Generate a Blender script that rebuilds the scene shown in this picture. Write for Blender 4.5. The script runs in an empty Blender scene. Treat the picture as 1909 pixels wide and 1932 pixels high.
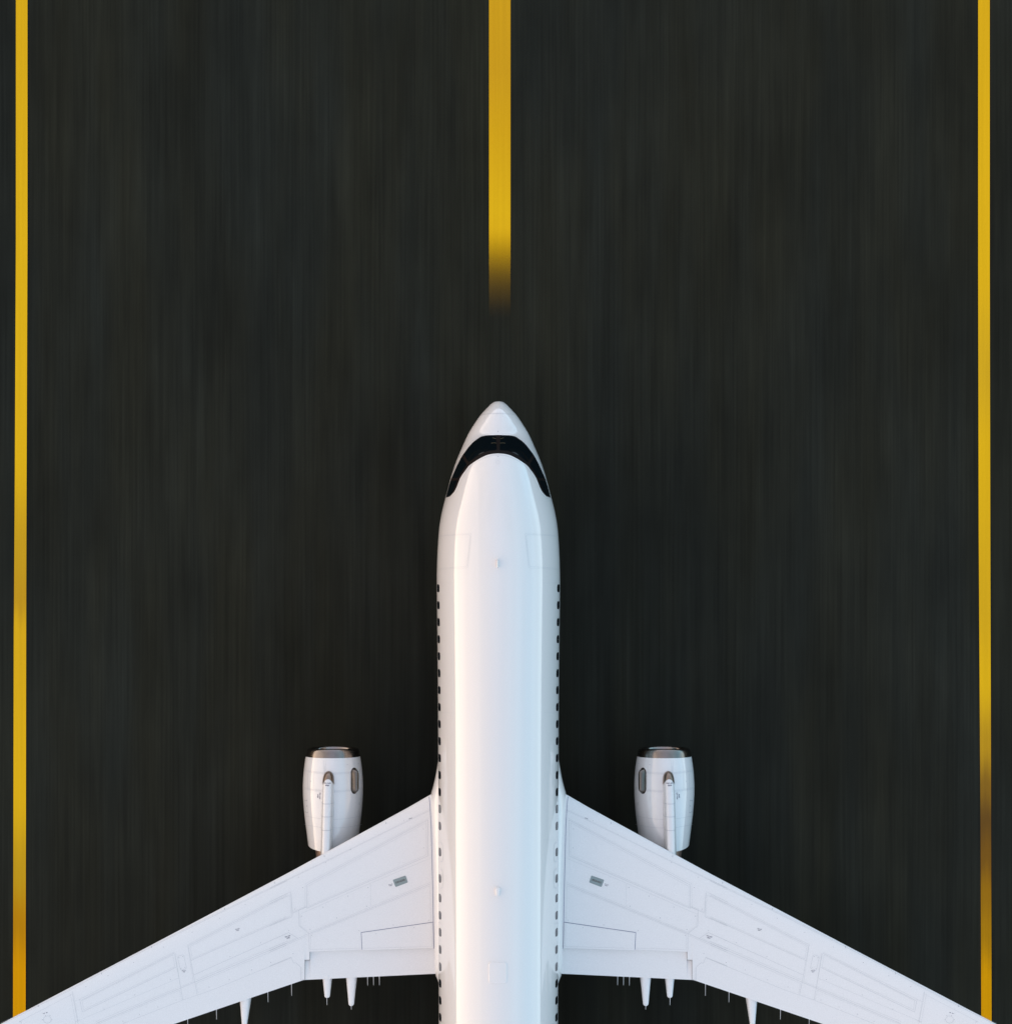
import bpy, math, random
from math import sin, cos, tan, pi, radians, sqrt, hypot, atan2
from mathutils import Vector

random.seed(7)
scene = bpy.context.scene
col = scene.collection

# ------------------------------------------------------------------ layout
F = 4200.0          # focal length in survey units (1909 wide)
D = 70.0            # camera above the aircraft's centreline
ZP = 3.9            # aircraft centreline above the runway
BELLY = 2.3         # centreline above the empty at its base
S = 0.63633         # full picture -> survey units
X0 = (940.2 - 954.5) * D / F


def px(u, v, z):
    """survey point at local height z -> local x, y (metres)"""
    k = (D - z) / F
    return ((u - 954.5) * k - X0, -(v - 966.0) * k)


def gx(u, v):
    k = (D + ZP) / F
    return ((u - 954.5) * k, -(v - 966.0) * k)


def zm(ox, oy, sc):
    return lambda x, y: ((ox + x / sc) * S, (oy + y / sc) * S)


Z1 = zm(1200, 1150, 3.22)
Z3 = zm(1200, 2250, 2.458)
Z5 = zm(880, 2200, 5.368)
Z6 = zm(800, 2400, 3.0382)
Z7 = zm(0, 2500, 2.2459)


def pchip(xs, ys):
    n = len(xs)
    h = [xs[i + 1] - xs[i] for i in range(n - 1)]
    d = [(ys[i + 1] - ys[i]) / h[i] for i in range(n - 1)]
    m = [0.0] * n
    m[0], m[-1] = d[0], d[-1]
    for i in range(1, n - 1):
        if d[i - 1] * d[i] <= 0:
            m[i] = 0
        else:
            w1, w2 = 2 * h[i] + h[i - 1], h[i] + 2 * h[i - 1]
            m[i] = (w1 + w2) / (w1 / d[i - 1] + w2 / d[i])

    def f(x):
        if x <= xs[0]:
            return ys[0]
        if x >= xs[-1]:
            return ys[-1]
        lo, hi = 0, n - 1
        while hi - lo > 1:
            mid = (lo + hi) // 2
            if xs[mid] <= x:
                lo = mid
            else:
                hi = mid
        t = (x - xs[lo]) / h[lo]
        t2, t3 = t * t, t * t * t
        return ((2 * t3 - 3 * t2 + 1) * ys[lo] + (t3 - 2 * t2 + t) * h[lo] * m[lo]
                + (-2 * t3 + 3 * t2) * ys[hi] + (t3 - t2) * h[lo] * m[hi])
    return f


def lin(xs, ys):
    def f(x):
        if x <= xs[0]:
            i = 0
        elif x >= xs[-1]:
            i = len(xs) - 2
        else:
            i = 0
            while xs[i + 1] < x:
                i += 1
        t = (x - xs[i]) / (xs[i + 1] - xs[i])
        return ys[i] + t * (ys[i + 1] - ys[i])
    return f


# ------------------------------------------------------------------ mesh helper
class MB:
    def __init__(s):
        s.v, s.f, s.m = [], [], []

    def quad(s, a, b, c, d, m=0):
        i = len(s.v)
        s.v += [a, b, c, d]
        s.f.append((i, i + 1, i + 2, i + 3))
        s.m.append(m)

    def poly(s, pts, m=0):
        i = len(s.v)
        s.v += list(pts)
        s.f.append(tuple(range(i, i + len(pts))))
        s.m.append(m)

    def grid(s, rows, close=False, m=0, cap0=False, cap1=False):
        """rows: list of equal-length point lists"""
        i = len(s.v)
        n = len(rows[0])
        for r in rows:
            s.v += list(r)
        for a in range(len(rows) - 1):
            for b in range(n if close else n - 1):
                c = (b + 1) % n
                s.f.append((i + a * n + b, i + a * n + c, i + (a + 1) * n + c, i + (a + 1) * n + b))
                s.m.append(m)
        if cap0:
            s.f.append(tuple(i + b for b in range(n)))
            s.m.append(m)
        if cap1:
            k = i + (len(rows) - 1) * n
            s.f.append(tuple(k + b for b in reversed(range(n))))
            s.m.append(m)

    def build(s, name, mats, parent=None, sg=1, smooth=True, angle=35, merge=False, outward=False):
        me = bpy.data.meshes.new(name)
        vs = [(p[0] * sg, p[1], p[2]) for p in s.v]
        fs = s.f if sg > 0 else [tuple(reversed(f)) for f in s.f]
        me.from_pydata(vs, [], fs)
        for mm in (mats if isinstance(mats, (list, tuple)) else [mats]):
            me.materials.append(mm)
        me.polygons.foreach_set('material_index', s.m)
        if merge or outward:
            import bmesh
            bm = bmesh.new()
            bm.from_mesh(me)
            if merge:
                bmesh.ops.remove_doubles(bm, verts=bm.verts, dist=0.0004)
            bmesh.ops.recalc_face_normals(bm, faces=bm.faces)
            bm.to_mesh(me)
            bm.free()
        if smooth:
            me.polygons.foreach_set('use_smooth', [True] * len(me.polygons))
            me.set_sharp_from_angle(angle=radians(angle))
        me.update()
        o = bpy.data.objects.new(name, me)
        col.objects.link(o)
        if parent is not None:
            o.parent = parent
        return o


# ------------------------------------------------------------------ materials
def new_mat(name):
    m = bpy.data.materials.new(name)
    m.use_nodes = True
    nt = m.node_tree
    return m, nt, nt.nodes['Principled BSDF']


def simple(name, colr, rough=0.5, metal=0.0, spec=0.5, coat=0.0, coat_r=0.03, coat_ior=1.5, var=0.0, vscale=40.0):
    m, nt, b = new_mat(name)
    b.inputs['Base Color'].default_value = (*colr, 1)
    b.inputs['Roughness'].default_value = rough
    b.inputs['Metallic'].default_value = metal
    b.inputs['Specular IOR Level'].default_value = spec
    b.inputs['Coat Weight'].default_value = coat
    b.inputs['Coat Roughness'].default_value = coat_r
    b.inputs['Coat IOR'].default_value = coat_ior
    if var > 0:
        tc = nt.nodes.new('ShaderNodeTexCoord')
        n = nt.nodes.new('ShaderNodeTexNoise')
        n.inputs['Scale'].default_value = vscale
        n.inputs['Detail'].default_value = 4
        nt.links.new(tc.outputs['Object'], n.inputs['Vector'])
        r = nt.nodes.new('ShaderNodeMapRange')
        r.inputs['From Min'].default_value = 0.3
        r.inputs['From Max'].default_value = 0.7
        r.inputs['To Min'].default_value = 1 - var
        r.inputs['To Max'].default_value = 1 + var
        nt.links.new(n.outputs['Fac'], r.inputs['Value'])
        mx = nt.nodes.new('ShaderNodeVectorMath')
        mx.operation = 'SCALE'
        mx.inputs[0].default_value = colr
        nt.links.new(r.outputs['Result'], mx.inputs['Scale'])
        nt.links.new(mx.outputs[0], b.inputs['Base Color'])
    return m


M = {}
M['paint'] = simple('gloss_white_paint', (0.800, 0.772, 0.742), 0.45, coat=1.0, coat_r=0.025, coat_ior=2.05, var=0.022, vscale=45)
M['nacelle'] = simple('nacelle_white_paint', (0.755, 0.745, 0.735), 0.45, coat=1.0, coat_r=0.02, coat_ior=2.0, var=0.03, vscale=45)
M['wing'] = simple('satin_white_paint', (0.80, 0.795, 0.79), 0.5, spec=0.4, var=0.055, vscale=42)
M['seam'] = simple('seam_grey', (0.43, 0.45, 0.48), 0.6)
M['seam_dark'] = simple('seam_dark', (0.06, 0.08, 0.22), 0.6)
M['rivet'] = simple('rivet_grey', (0.36, 0.39, 0.42), 0.6)
M['glass'] = simple('dark_cockpit_glass', (0.0015, 0.004, 0.006), 0.05, spec=0.35)
M['cabin_glass'] = simple('cabin_window_glass', (0.003, 0.005, 0.008), 0.08, spec=0.28)
M['rubber'] = simple('black_window_seal', (0.008, 0.008, 0.009), 0.6, spec=0.2)
M['frame'] = simple('brown_window_frame', (0.0085, 0.0055, 0.005), 0.5, spec=0.12)
M['lip'] = simple('polished_lip_metal', (0.265, 0.235, 0.215), 0.20, metal=1.0)
M['bronze'] = simple('bronze_metal', (0.27, 0.205, 0.16), 0.30, metal=1.0)
M['vent'] = simple('dark_vent_metal', (0.175, 0.155, 0.135), 0.27, metal=1.0)
M['hot'] = simple('burnt_nozzle_metal', (0.40, 0.28, 0.23), 0.42, metal=0.8, var=0.2, vscale=9)
M['dark'] = simple('dark_inlet', (0.03, 0.03, 0.032), 0.5)
M['fan'] = simple('fan_titanium', (0.22, 0.22, 0.23), 0.35, metal=1.0)
M['ink'] = simple('marking_ink', (0.035, 0.03, 0.09), 0.6)
M['ink_red'] = simple('placard_ink', (0.04, 0.012, 0.01), 0.6)
M['placard'] = simple('placard_grey', (0.25, 0.31, 0.31), 0.5, var=0.04, vscale=30)
M['wick'] = simple('wick_fibre', (0.75, 0.75, 0.75), 0.5)


def N(nt, t, **kw):
    n = nt.nodes.new(t)
    for k, v in kw.items():
        setattr(n, k, v)
    return n


def streak(nt, sx, sy, detail=3, off=0.0):
    tc = N(nt, 'ShaderNodeTexCoord')
    mp = N(nt, 'ShaderNodeMapping')
    mp.inputs['Scale'].default_value = (sx, sy, 1)
    mp.inputs['Location'].default_value = (off, off * 0.37, 0)
    n = N(nt, 'ShaderNodeTexNoise')
    n.inputs['Scale'].default_value = 1.0
    n.inputs['Detail'].default_value = detail
    n.inputs['Roughness'].default_value = 0.6
    nt.links.new(tc.outputs['Object'], mp.inputs['Vector'])
    nt.links.new(mp.outputs[0], n.inputs['Vector'])
    return n.outputs['Fac']


def mrange(nt, val, a, b, c, d):
    r = N(nt, 'ShaderNodeMapRange')
    for k, x in zip(('From Min', 'From Max', 'To Min', 'To Max'), (a, b, c, d)):
        r.inputs[k].default_value = x
    nt.links.new(val, r.inputs['Value'])
    return r.outputs['Result']


def math_(nt, op, a, b):
    n = N(nt, 'ShaderNodeMath', operation=op)
    for i, x in enumerate((a, b)):
        if isinstance(x, (int, float)):
            n.inputs[i].default_value = x
        else:
            nt.links.new(x, n.inputs[i])
    return n.outputs[0]


def asphalt():
    m, nt, b = new_mat('streaked_asphalt')
    fine = mrange(nt, streak(nt, 13.0, 0.13, 3), 0.3, 0.7, 0.80, 1.18)
    mid = mrange(nt, streak(nt, 2.0, 0.13, 3, 31.0), 0.3, 0.7, 0.84, 1.16)
    broad = mrange(nt, streak(nt, 0.34, 0.15, 3, 77.0), 0.3, 0.7, 0.77, 1.20)
    k = math_(nt, 'MULTIPLY', math_(nt, 'MULTIPLY', fine, mid), broad)
    # rubber and bitumen tint differ from streak to streak
    tint = mrange(nt, streak(nt, 0.45, 0.06, 2, 13.0), 0.35, 0.65, 0.0, 1.0)
    mix = N(nt, 'ShaderNodeMix', data_type='RGBA')
    mix.inputs['A'].default_value = (0.0178, 0.0178, 0.0116, 1)
    mix.inputs['B'].default_value = (0.0161, 0.0179, 0.0141, 1)
    nt.links.new(tint, mix.inputs['Factor'])
    # aircraft's soft shade painted into the albedo mid-runway, starting raggedly
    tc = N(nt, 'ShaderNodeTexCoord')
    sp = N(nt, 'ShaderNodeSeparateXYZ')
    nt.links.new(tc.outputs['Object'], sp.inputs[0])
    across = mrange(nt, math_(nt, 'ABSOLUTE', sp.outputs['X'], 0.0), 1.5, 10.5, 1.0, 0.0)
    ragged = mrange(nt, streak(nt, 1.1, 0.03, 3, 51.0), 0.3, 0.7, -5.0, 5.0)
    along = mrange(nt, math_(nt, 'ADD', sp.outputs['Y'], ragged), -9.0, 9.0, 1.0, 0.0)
    shade = math_(nt, 'MULTIPLY', math_(nt, 'MULTIPLY', across, along), mrange(nt, streak(nt, 2.2, 0.04, 3, 91.0), 0.3, 0.7, 0.28, 0.58))
    k = math_(nt, 'MULTIPLY', k, math_(nt, 'SUBTRACT', 1.0, shade))
    sc = N(nt, 'ShaderNodeVectorMath', operation='SCALE')
    nt.links.new(mix.outputs['Result'], sc.inputs[0])
    nt.links.new(k, sc.inputs['Scale'])
    nt.links.new(sc.outputs[0], b.inputs['Base Color'])
    b.inputs['Roughness'].default_value = 0.9
    b.inputs['Specular IOR Level'].default_value = 0.1
    return m


def line_paint(name, stops, alpha=None, smooth_end=False):
    """stops: (survey v, rgb) along the line; wear and grime of its own shape"""
    m, nt, b = new_mat(name)
    tc = N(nt, 'ShaderNodeTexCoord')
    sp = N(nt, 'ShaderNodeSeparateXYZ')
    nt.links.new(tc.outputs['Object'], sp.inputs[0])
    y0, y1 = gx(0, 2000)[1], gx(0, -50)[1]
    t = mrange(nt, sp.outputs['Y'], y0, y1, 0, 1)
    wob = mrange(nt, streak(nt, 6.0, 0.3, 2, 5.0), 0.3, 0.7, -0.005, 0.005)
    if not smooth_end:
        t = math_(nt, 'ADD', t, wob)

    def ramp(st):
        r = N(nt, 'ShaderNodeValToRGB')
        pos = sorted([((2000 - v) / 2050.0, c) for v, c in st], key=lambda q: q[0])
        el = r.color_ramp.elements
        while len(el) < len(pos):
            el.new(0.5)
        for e, (p, c) in zip(el, pos):
            e.position = min(1, max(0, p))
            e.color = (*c, 1)
        r.color_ramp.interpolation = 'LINEAR' if smooth_end else 'EASE'
        nt.links.new(t, r.inputs['Fac'])
        return r
    r = ramp(stops)
    k = mrange(nt, streak(nt, 9.0, 0.12, 3, 3.0), 0.3, 0.7, 0.95, 1.05)
    sc = N(nt, 'ShaderNodeVectorMath', operation='SCALE')
    nt.links.new(r.outputs['Color'], sc.inputs[0])
    nt.links.new(k, sc.inputs['Scale'])
    nt.links.new(sc.outputs[0], b.inputs['Base Color'])
    b.inputs['Roughness'].default_value = 0.7
    b.inputs['Specular IOR Level'].default_value = 0.06
    if alpha:
        ra = ramp([(v, (a, a, a)) for v, a in alpha])
        nt.links.new(ra.outputs['Color'], b.inputs['Alpha'])
    return m


# ------------------------------------------------------------------ ground, runway, markings
def setting(o, label=None):
    o['kind'] = 'structure'
    if label:
        o['label'] = label
    return o


g = MB()
g.quad((-6000, -6000, -0.03), (6000, -6000, -0.03), (6000, 6000, -0.03), (-6000, 6000, -0.03))
setting(g.build('ground', simple('dry_grass_ground', (0.060, 0.058, 0.035), 0.95, spec=0.1, var=0.3, vscale=0.05), smooth=False))
g = MB()
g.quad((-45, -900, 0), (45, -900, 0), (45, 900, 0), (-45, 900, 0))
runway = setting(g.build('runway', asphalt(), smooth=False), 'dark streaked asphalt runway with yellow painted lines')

YL = (0.77, 0.425, 0.008)
YB = (0.81, 0.46, 0.008)
YO = (0.80, 0.355, 0.0)
left_paint = line_paint('left_line_paint', [(0, YL), (560, YB), (860, YB), (1040, (0.62, 0.345, 0.012)), (1130, (0.58, 0.31, 0.012)), (1190, (0.75, 0.42, 0.010)),
                                            (1500, YB), (1650, (0.60, 0.34, 0.01)), (1745, (0.56, 0.25, 0.003)), (1840, YO), (1932, YO)])
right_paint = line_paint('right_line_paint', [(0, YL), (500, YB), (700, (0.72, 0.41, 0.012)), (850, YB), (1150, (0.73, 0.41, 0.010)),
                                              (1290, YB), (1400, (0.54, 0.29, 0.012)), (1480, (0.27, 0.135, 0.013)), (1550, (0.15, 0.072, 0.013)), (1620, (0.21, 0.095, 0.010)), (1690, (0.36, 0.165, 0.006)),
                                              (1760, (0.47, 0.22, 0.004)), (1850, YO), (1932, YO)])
mid_paint = line_paint('middle_line_paint', [(0, (0.67, 0.35, 0.010)), (130, (0.66, 0.34, 0.010)), (250, (0.72, 0.385, 0.008)), (400, YB), (600, (0.74, 0.36, 0.008))],
                       [(0, 1.0), (432, 1.0), (448, 0.88), (462, 0.72), (475, 0.58), (488, 0.43), (502, 0.31), (515, 0.21), (528, 0.147), (542, 0.095), (555, 0.065), (568, 0.038), (582, 0.014), (600, 0.0)], smooth_end=True)
fringe_black = simple('marking_fringe_black', (0.006, 0.007, 0.011), 0.9, spec=0.1)  # dark strips added along the lines to imitate lens colour fringing


def paint_line(name, rows, paint, label, fringe_w=1.3):
    a = MB()
    rr = [(gx(l, v), gx(r, v)) for v, l, r in rows]
    a.grid([[(p[0], p[1], 0.008), (q[0], q[1], 0.008)] for p, q in rr])
    bw = fringe_w * (D + ZP) / F
    if fringe_w:
        a.grid([[(q[0], q[1], 0.004), (q[0] + bw * 1.2, q[1], 0.004)] for p, q in rr], m=1)
        a.grid([[(p[0] - bw * 0.6, p[1], 0.004), (p[0], p[1], 0.004)] for p, q in rr], m=1)
    o = a.build(name, [paint, fringe_black], runway, smooth=False, outward=False)
    # faces must look up
    me = o.data
    if me.polygons[0].normal.z < 0:
        me.flip_normals()
    o['label'] = label
    return o


paint_line('edge_line', [(-40000, 30, 52), (0, 30, 52), (450, 30, 52), (900, 28, 50.3), (1200, 26, 49.5), (1932, 24.5, 48.5), (40000, 24.5, 48.5)],
           left_paint, 'solid yellow edge line left of the aircraft')
paint_line('edge_line', [(-40000, 1845, 1867), (0, 1845, 1867), (500, 1845, 1867), (1000, 1846, 1868), (1500, 1849, 1869.5), (1932, 1851, 1870.5), (40000, 1851, 1870.5)],
           right_paint, 'yellow edge line with dark grime right of the aircraft')
paint_line('center_line', [(-1200, 922.5, 963), (0, 922.5, 963), (300, 922.5, 963), (430, 922.5, 963), (615, 922.5, 963)],
           mid_paint, 'broad yellow dash worn away ahead of the nose', fringe_w=0)

# ------------------------------------------------------------------ the aircraft
plane = bpy.data.objects.new('airplane', None)
col.objects.link(plane)
plane.location = (X0, 0, ZP - BELLY)
plane['label'] = 'white twin-engine passenger jet seen from above over the dark runway'
plane['category'] = 'airplane'


def part(mb, name, mats, **kw):
    o = mb.build(name, mats, plane, **kw)
    o.location = (0, 0, BELLY)
    return o


def sub(mb, name, mats, parent, **kw):
    return mb.build(name, mats, parent, **kw)


# --- fuselage form
HWZ = [(127, 0), (128.5, 18), (131, 32), (136, 46), (145, 60), (160, 79), (180, 99), (220, 137), (255, 168), (300, 201), (350, 234), (400, 265),
       (450, 293), (500, 317), (550, 339), (600, 361), (650, 382), (700, 402), (800, 437), (900, 466), (1000, 492), (1100, 518),
       (1200, 542), (1300, 560), (1400, 571), (1500, 578), (1600, 583), (1700, 586.5), (1850, 589)]
K0 = D / F
YTIP = -(731.8 + 127 * 0.1976 - 966) * (D + 0.55) / F
sv, hw = [], []
for y, h in HWZ:
    sv.append((731.8 + y * 0.1976 - 756.9) * K0)
    hw.append(h * 0.1976 * K0)
for v, h in ((1180, 115.6), (1279, 114.5), (1378, 113.9), (1500, 113.5), (1932, 112.5)):
    sv.append((v - 756.9) * K0)
    hw.append(h * K0)
sv[0] = 0.0
for s_, h_ in ((25.5, 1.86), (28, 1.70), (31, 1.28), (34, 0.78), (36.5, 0.34), (37.3, 0.12)):
    sv.append(s_)
    hw.append(h_)
f_hw = pchip(sv, hw)
f_zt = pchip([0, 0.006, 0.025, 0.07, 0.15, 0.26, 0.45, 0.75, 1.06, 1.3, 1.64, 1.9, 2.3, 3, 4, 5, 6.2, 25, 28, 32, 36.5, 37.3],
             [-0.55, -0.46, -0.38, -0.29, -0.18, -0.06, 0.09, 0.27, 0.43, 0.70, 1.10, 1.27, 1.45, 1.66, 1.83, 1.91, 1.94, 1.94, 1.92, 1.74, 1.36, 1.12])
f_zb = pchip([0, 0.006, 0.025, 0.07, 0.15, 0.3, 0.6, 1.06, 2, 3, 4, 5.5, 23, 26, 30, 34, 37.3],
             [-0.55, -0.64, -0.72, -0.81, -0.91, -1.03, -1.20, -1.38, -1.66, -1.83, -1.92, -1.96, -1.96, -1.72, -0.95, -0.05, 0.75])
f_zc = pchip([0, 0.5, 1.5, 2.5, 3.5, 5, 25, 30, 37.3], [-0.55, -0.45, -0.28, -0.14, -0.05, 0, 0, 0.4, 0.95])


def fz(x, y):
    s = max(0.0005, YTIP - y)
    a = max(1e-4, f_hw(s))
    q = min(0.9998, abs(x) / a)
    c = f_zc(s)
    return c + (f_zt(s) - c) * sqrt(1 - q * q)


def fnormal(x, y):
    e = 0.004
    a = f_hw(max(0.001, YTIP - y))
    x = max(-a * 0.9985, min(a * 0.9985, x))
    dx = (fz(x + e, y) - fz(x - e, y)) / (2 * e)
    dy = (fz(x, y + e) - fz(x, y - e)) / (2 * e)
    return Vector((-dx, -dy, 1)).normalized()


def fpt(u, v, off=0.004):
    z = 1.0
    for _ in range(14):
        x, y = px(u, v, z)
        z = 0.5 * z + 0.5 * fz(x, y)
    z = fz(x, y)
    n = fnormal(x, y)
    return (x + n.x * off, y + n.y * off, z + n.z * off)


def fpt_xy(x, y, off):
    z = fz(x, y)
    n = fnormal(x, y)
    return (x + n.x * off, y + n.y * off, z + n.z * off)


def fring(s, n=120, off=0.0):
    a, c, t, b = f_hw(s) + off, f_zc(s), f_zt(s) + off, f_zb(s) - off
    r = []
    for i in range(n):
        th = 2 * pi * i / n
        sn = sin(th)
        r.append((a * cos(th), YTIP - s, c + sn * ((t - c) if sn > 0 else (c - b))))
    return r


def frange(a, b, n):
    return [a + (b - a) * i / (n - 1) for i in range(n)]


stations = [0.0006, 0.002, 0.005, 0.01, 0.018, 0.03, 0.045, 0.065] + frange(0.09, 0.5, 14) + frange(0.54, 2.6, 50) + frange(2.68, 6.4, 45) + frange(6.7, 24.5, 50) + frange(25, 37.3, 30)
fb = MB()
fb.grid([fring(s) for s in stations], close=True, cap0=True, cap1=True)


def dense(pts, step):
    out = [pts[0]]
    for a, b in zip(pts, pts[1:]):
        d = hypot(b[0] - a[0], b[1] - a[1])
        n = max(1, int(d / step))
        for i in range(1, n + 1):
            out.append((a[0] + (b[0] - a[0]) * i / n, a[1] + (b[1] - a[1]) * i / n))
    return out


def surf_strip(mb, pts, proj, w, m, step=4.0):
    """solid seam along survey polyline; proj(u,v)->3-D point; w in survey units"""
    for a0, b0 in zip(pts, pts[1:]):
        d = hypot(b0[0] - a0[0], b0[1] - a0[1])
        if d < 1e-6:
            continue
        nx, ny = -(b0[1] - a0[1]) / d * w / 2, (b0[0] - a0[0]) / d * w / 2
        dd = dense([a0, b0], step)
        mb.grid([[proj(p[0] + nx, p[1] + ny), proj(p[0] - nx, p[1] - ny)] for p in dd], m=m)


def surf_dots(mb, pts, proj, size, gap, m):
    carry = 0.0
    h = size / 2
    for a, b in zip(pts, pts[1:]):
        d = hypot(b[0] - a[0], b[1] - a[1])
        if d < 1e-6:
            continue
        t = carry
        while t < d:
            u = a[0] + (b[0] - a[0]) * t / d
            v = a[1] + (b[1] - a[1]) * t / d
            mb.quad(proj(u - h, v - h), proj(u + h, v - h), proj(u + h, v + h), proj(u - h, v + h), m)
            t += gap
        carry = t - d


CEN = 892.0


def mir1(pts):
    return [(2 * CEN - x, y) for x, y in pts]


def z1(pts):
    return [Z1(x, y) for x, y in pts]


fp3 = lambda u, v: fpt(u, v, 0.0025)
fp4 = lambda u, v: fpt(u, v, 0.0035)
for mirror in (False, True):
    mm = (lambda p: mir1(p)) if mirror else (lambda p: p)
    # radome joint
    surf_dots(fb, z1(mm([(732, 253), (780, 247), (840, 243), (892, 242)])), fp4, 0.5, 1.5, 2)
    surf_strip(fb, z1(mm([(732, 257), (780, 251), (840, 247), (892, 246)])), fp3, 0.22, 1, 3)
    # rivets round the windscreen
    surf_dots(fb, z1(mm([(892, 433), (780, 438), (720, 462), (650, 500), (600, 552)])), fp4, 0.45, 1.5, 2)
    rim = [(892, 643), (820, 650), (750, 676), (690, 706), (635, 748), (590, 805), (552, 868), (518, 940), (496, 995), (440, 1055), (395, 1062)]
    surf_dots(fb, z1(mm(rim)), fp4, 0.45, 1.5, 2)
    surf_strip(fb, z1(mm([(892, 637), (820, 644), (748, 669), (687, 699), (629, 742), (582, 803), (545, 864)])), fp3, 0.2, 1, 3)
    # forward cabin door
    door = [(331, 1414), (400, 1403), (480, 1398), (560, 1394), (622, 1393)]
    surf_strip(fb, z1(mm([(331, 1421), (400, 1411), (470, 1407), (560, 1403), (615, 1403), (626, 1412), (596, 1695), (582, 1708), (470, 1713), (316, 1727)])), fp3, 0.26, 1, 3)
    surf_dots(fb, z1(mm(door + [(636, 1393), (604, 1712), (585, 1722), (470, 1724), (316, 1738)])), fp4, 0.5, 1.5, 2)
    # lap joints along the cabin
    for vv in (1100, 1345, 1585):
        a = [(940.2 + (-1 if not mirror else 1) * q, vv) for q in (109, 98, 84)]
        surf_dots(fb, a, fp4, 0.4, 1.7, 2)
# small placard marks on the crown
surf_strip(fb, z1([(889, 411), (889, 421)]), fp4, 0.6, 3)
surf_strip(fb, z1([(886, 651), (886, 658)]), fp4, 0.4, 3)
surf_strip(fb, z1([(892, 651), (892, 658)]), fp4, 0.4, 3)
circ = [Z1(888 + 18 * cos(a * pi / 14), 709 + 17 * sin(a * pi / 14)) for a in range(29)]
surf_strip(fb, circ, fp3, 0.18, 1, 3)
fuselage = part(fb, 'fuselage', [M['paint'], M['seam'], M['rivet'], M['ink']], angle=60)

# --- cockpit glazing (one dark band, six panes)
PAIR = [((892, 450), (892, 625)), ((800, 453), (840, 629)), ((742, 461), (795, 638)), ((690, 490), (752, 655)), ((640, 531), (705, 680)), ((590, 592), (655, 712)),
        ((553, 643), (612, 744)), ((520, 702), (586, 778)), ((490, 764), (563, 808)), ((465, 822), (543, 838)), ((441, 878), (526, 868)),
        ((416, 962), (497, 943)), ((399, 1026), (474, 990)), ((394, 1048), (432, 1036))]
tt = [0.0]
for (o1, i1), (o2, i2) in zip(PAIR, PAIR[1:]):
    tt.append(tt[-1] + hypot((o1[0] + i1[0] - o2[0] - i2[0]) / 2, (o1[1] + i1[1] - o2[1] - i2[1]) / 2))
fo = [pchip(tt, [p[0][k] for p in PAIR]) for k in (0, 1)]
fi = [(lambda a, b: (lambda t: a(t) if t < tt[9] else b(t)))(pchip(tt, [p[1][k] for p in PAIR]), lin(tt, [p[1][k] for p in PAIR])) for k in (0, 1)]
TM = tt[-1]


def band(t, f, mirror, off):
    x = fo[0](t) * (1 - f) + fi[0](t) * f
    y = fo[1](t) * (1 - f) + fi[1](t) * f
    if mirror:
        x = 2 * CEN - x
    return fpt(*Z1(x, y), off)


sb = MB()
for mi in (False, True):
    sb.grid([[band(t, f, mi, 0.006) for f in frange(0, 1, 12)] for t in frange(0, TM, 70)])
    # skirt down to the skin so the band has an edge
    for f in (0, 1):
        sb.grid([[band(t, f, mi, 0.006), band(t, f, mi, -0.01)] for t in frange(0, TM, 70)])
    sb.grid([[band(TM, f, mi, 0.006), band(TM, f, mi, -0.01)] for f in frange(0, 1, 6)])
part(sb, 'windshield_frame', M['frame'], merge=True, angle=50)
t2, t3 = tt[6], tt[10]
PANES = [(17, t2 - 15, 0.045, 0.83, 0.80), (t2 + 13, t3 - 14, 0.035, 0.80, 0.78), (t3 + 13, TM - 12, 0.03, 0.77, 0.72)]
for mi in (False, True):
    for ta, tb, f0, f1, f1b in PANES:
        pb = MB()
        rows = []
        for i, t in enumerate(frange(ta, tb, 30)):
            q = i / 29
            fe = f1 * (1 - q) + f1b * q
            e = 0.035 * max(0, 1 - min(i, 29 - i) / 1.6)          # rounded corners
            rows.append([band(t, f, mi, 0.010) for f in frange(f0 + e, fe - e, 10)])
        pb.grid(rows)
        part(pb, 'cockpit_window', M['glass'], merge=True)

# olive strips beside the centre post, imitating interior and pane reflections
M['reflection'] = simple('olive_reflection', (0.075, 0.062, 0.035), 0.6, spec=0.2)
for mi in (False, True):
    for seg in ([(838, 479), (862, 487), (872, 490)], [(826, 531), (850, 528), (873, 531)]):
        km = MB()
        seg = mir1(seg) if mi else seg
        surf_strip(km, z1(seg), lambda u, v: fpt(u, v, 0.016), 0.9, 0, 2)
        part(km, 'pane_reflection', M['reflection'])

# --- cabin windows
WV = [1110 + 32.06 * i for i in range(15)] + [1608, 1658, 1695, 1727.5, 1759.5, 1792, 1824.5, 1856, 1888, 1920]
WV += [1920 + 32 * i for i in range(1, 12)]


def side_pt(y, phi, sg, off):
    s = YTIP - y
    a, c = f_hw(s), f_zc(s)
    b = f_zt(s) - c
    nx, nz = cos(phi) * b, sin(phi) * a
    l = hypot(nx, nz)
    return (sg * (a * cos(phi) + off * nx / l), y, c + b * sin(phi) + off * nz / l)


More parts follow.
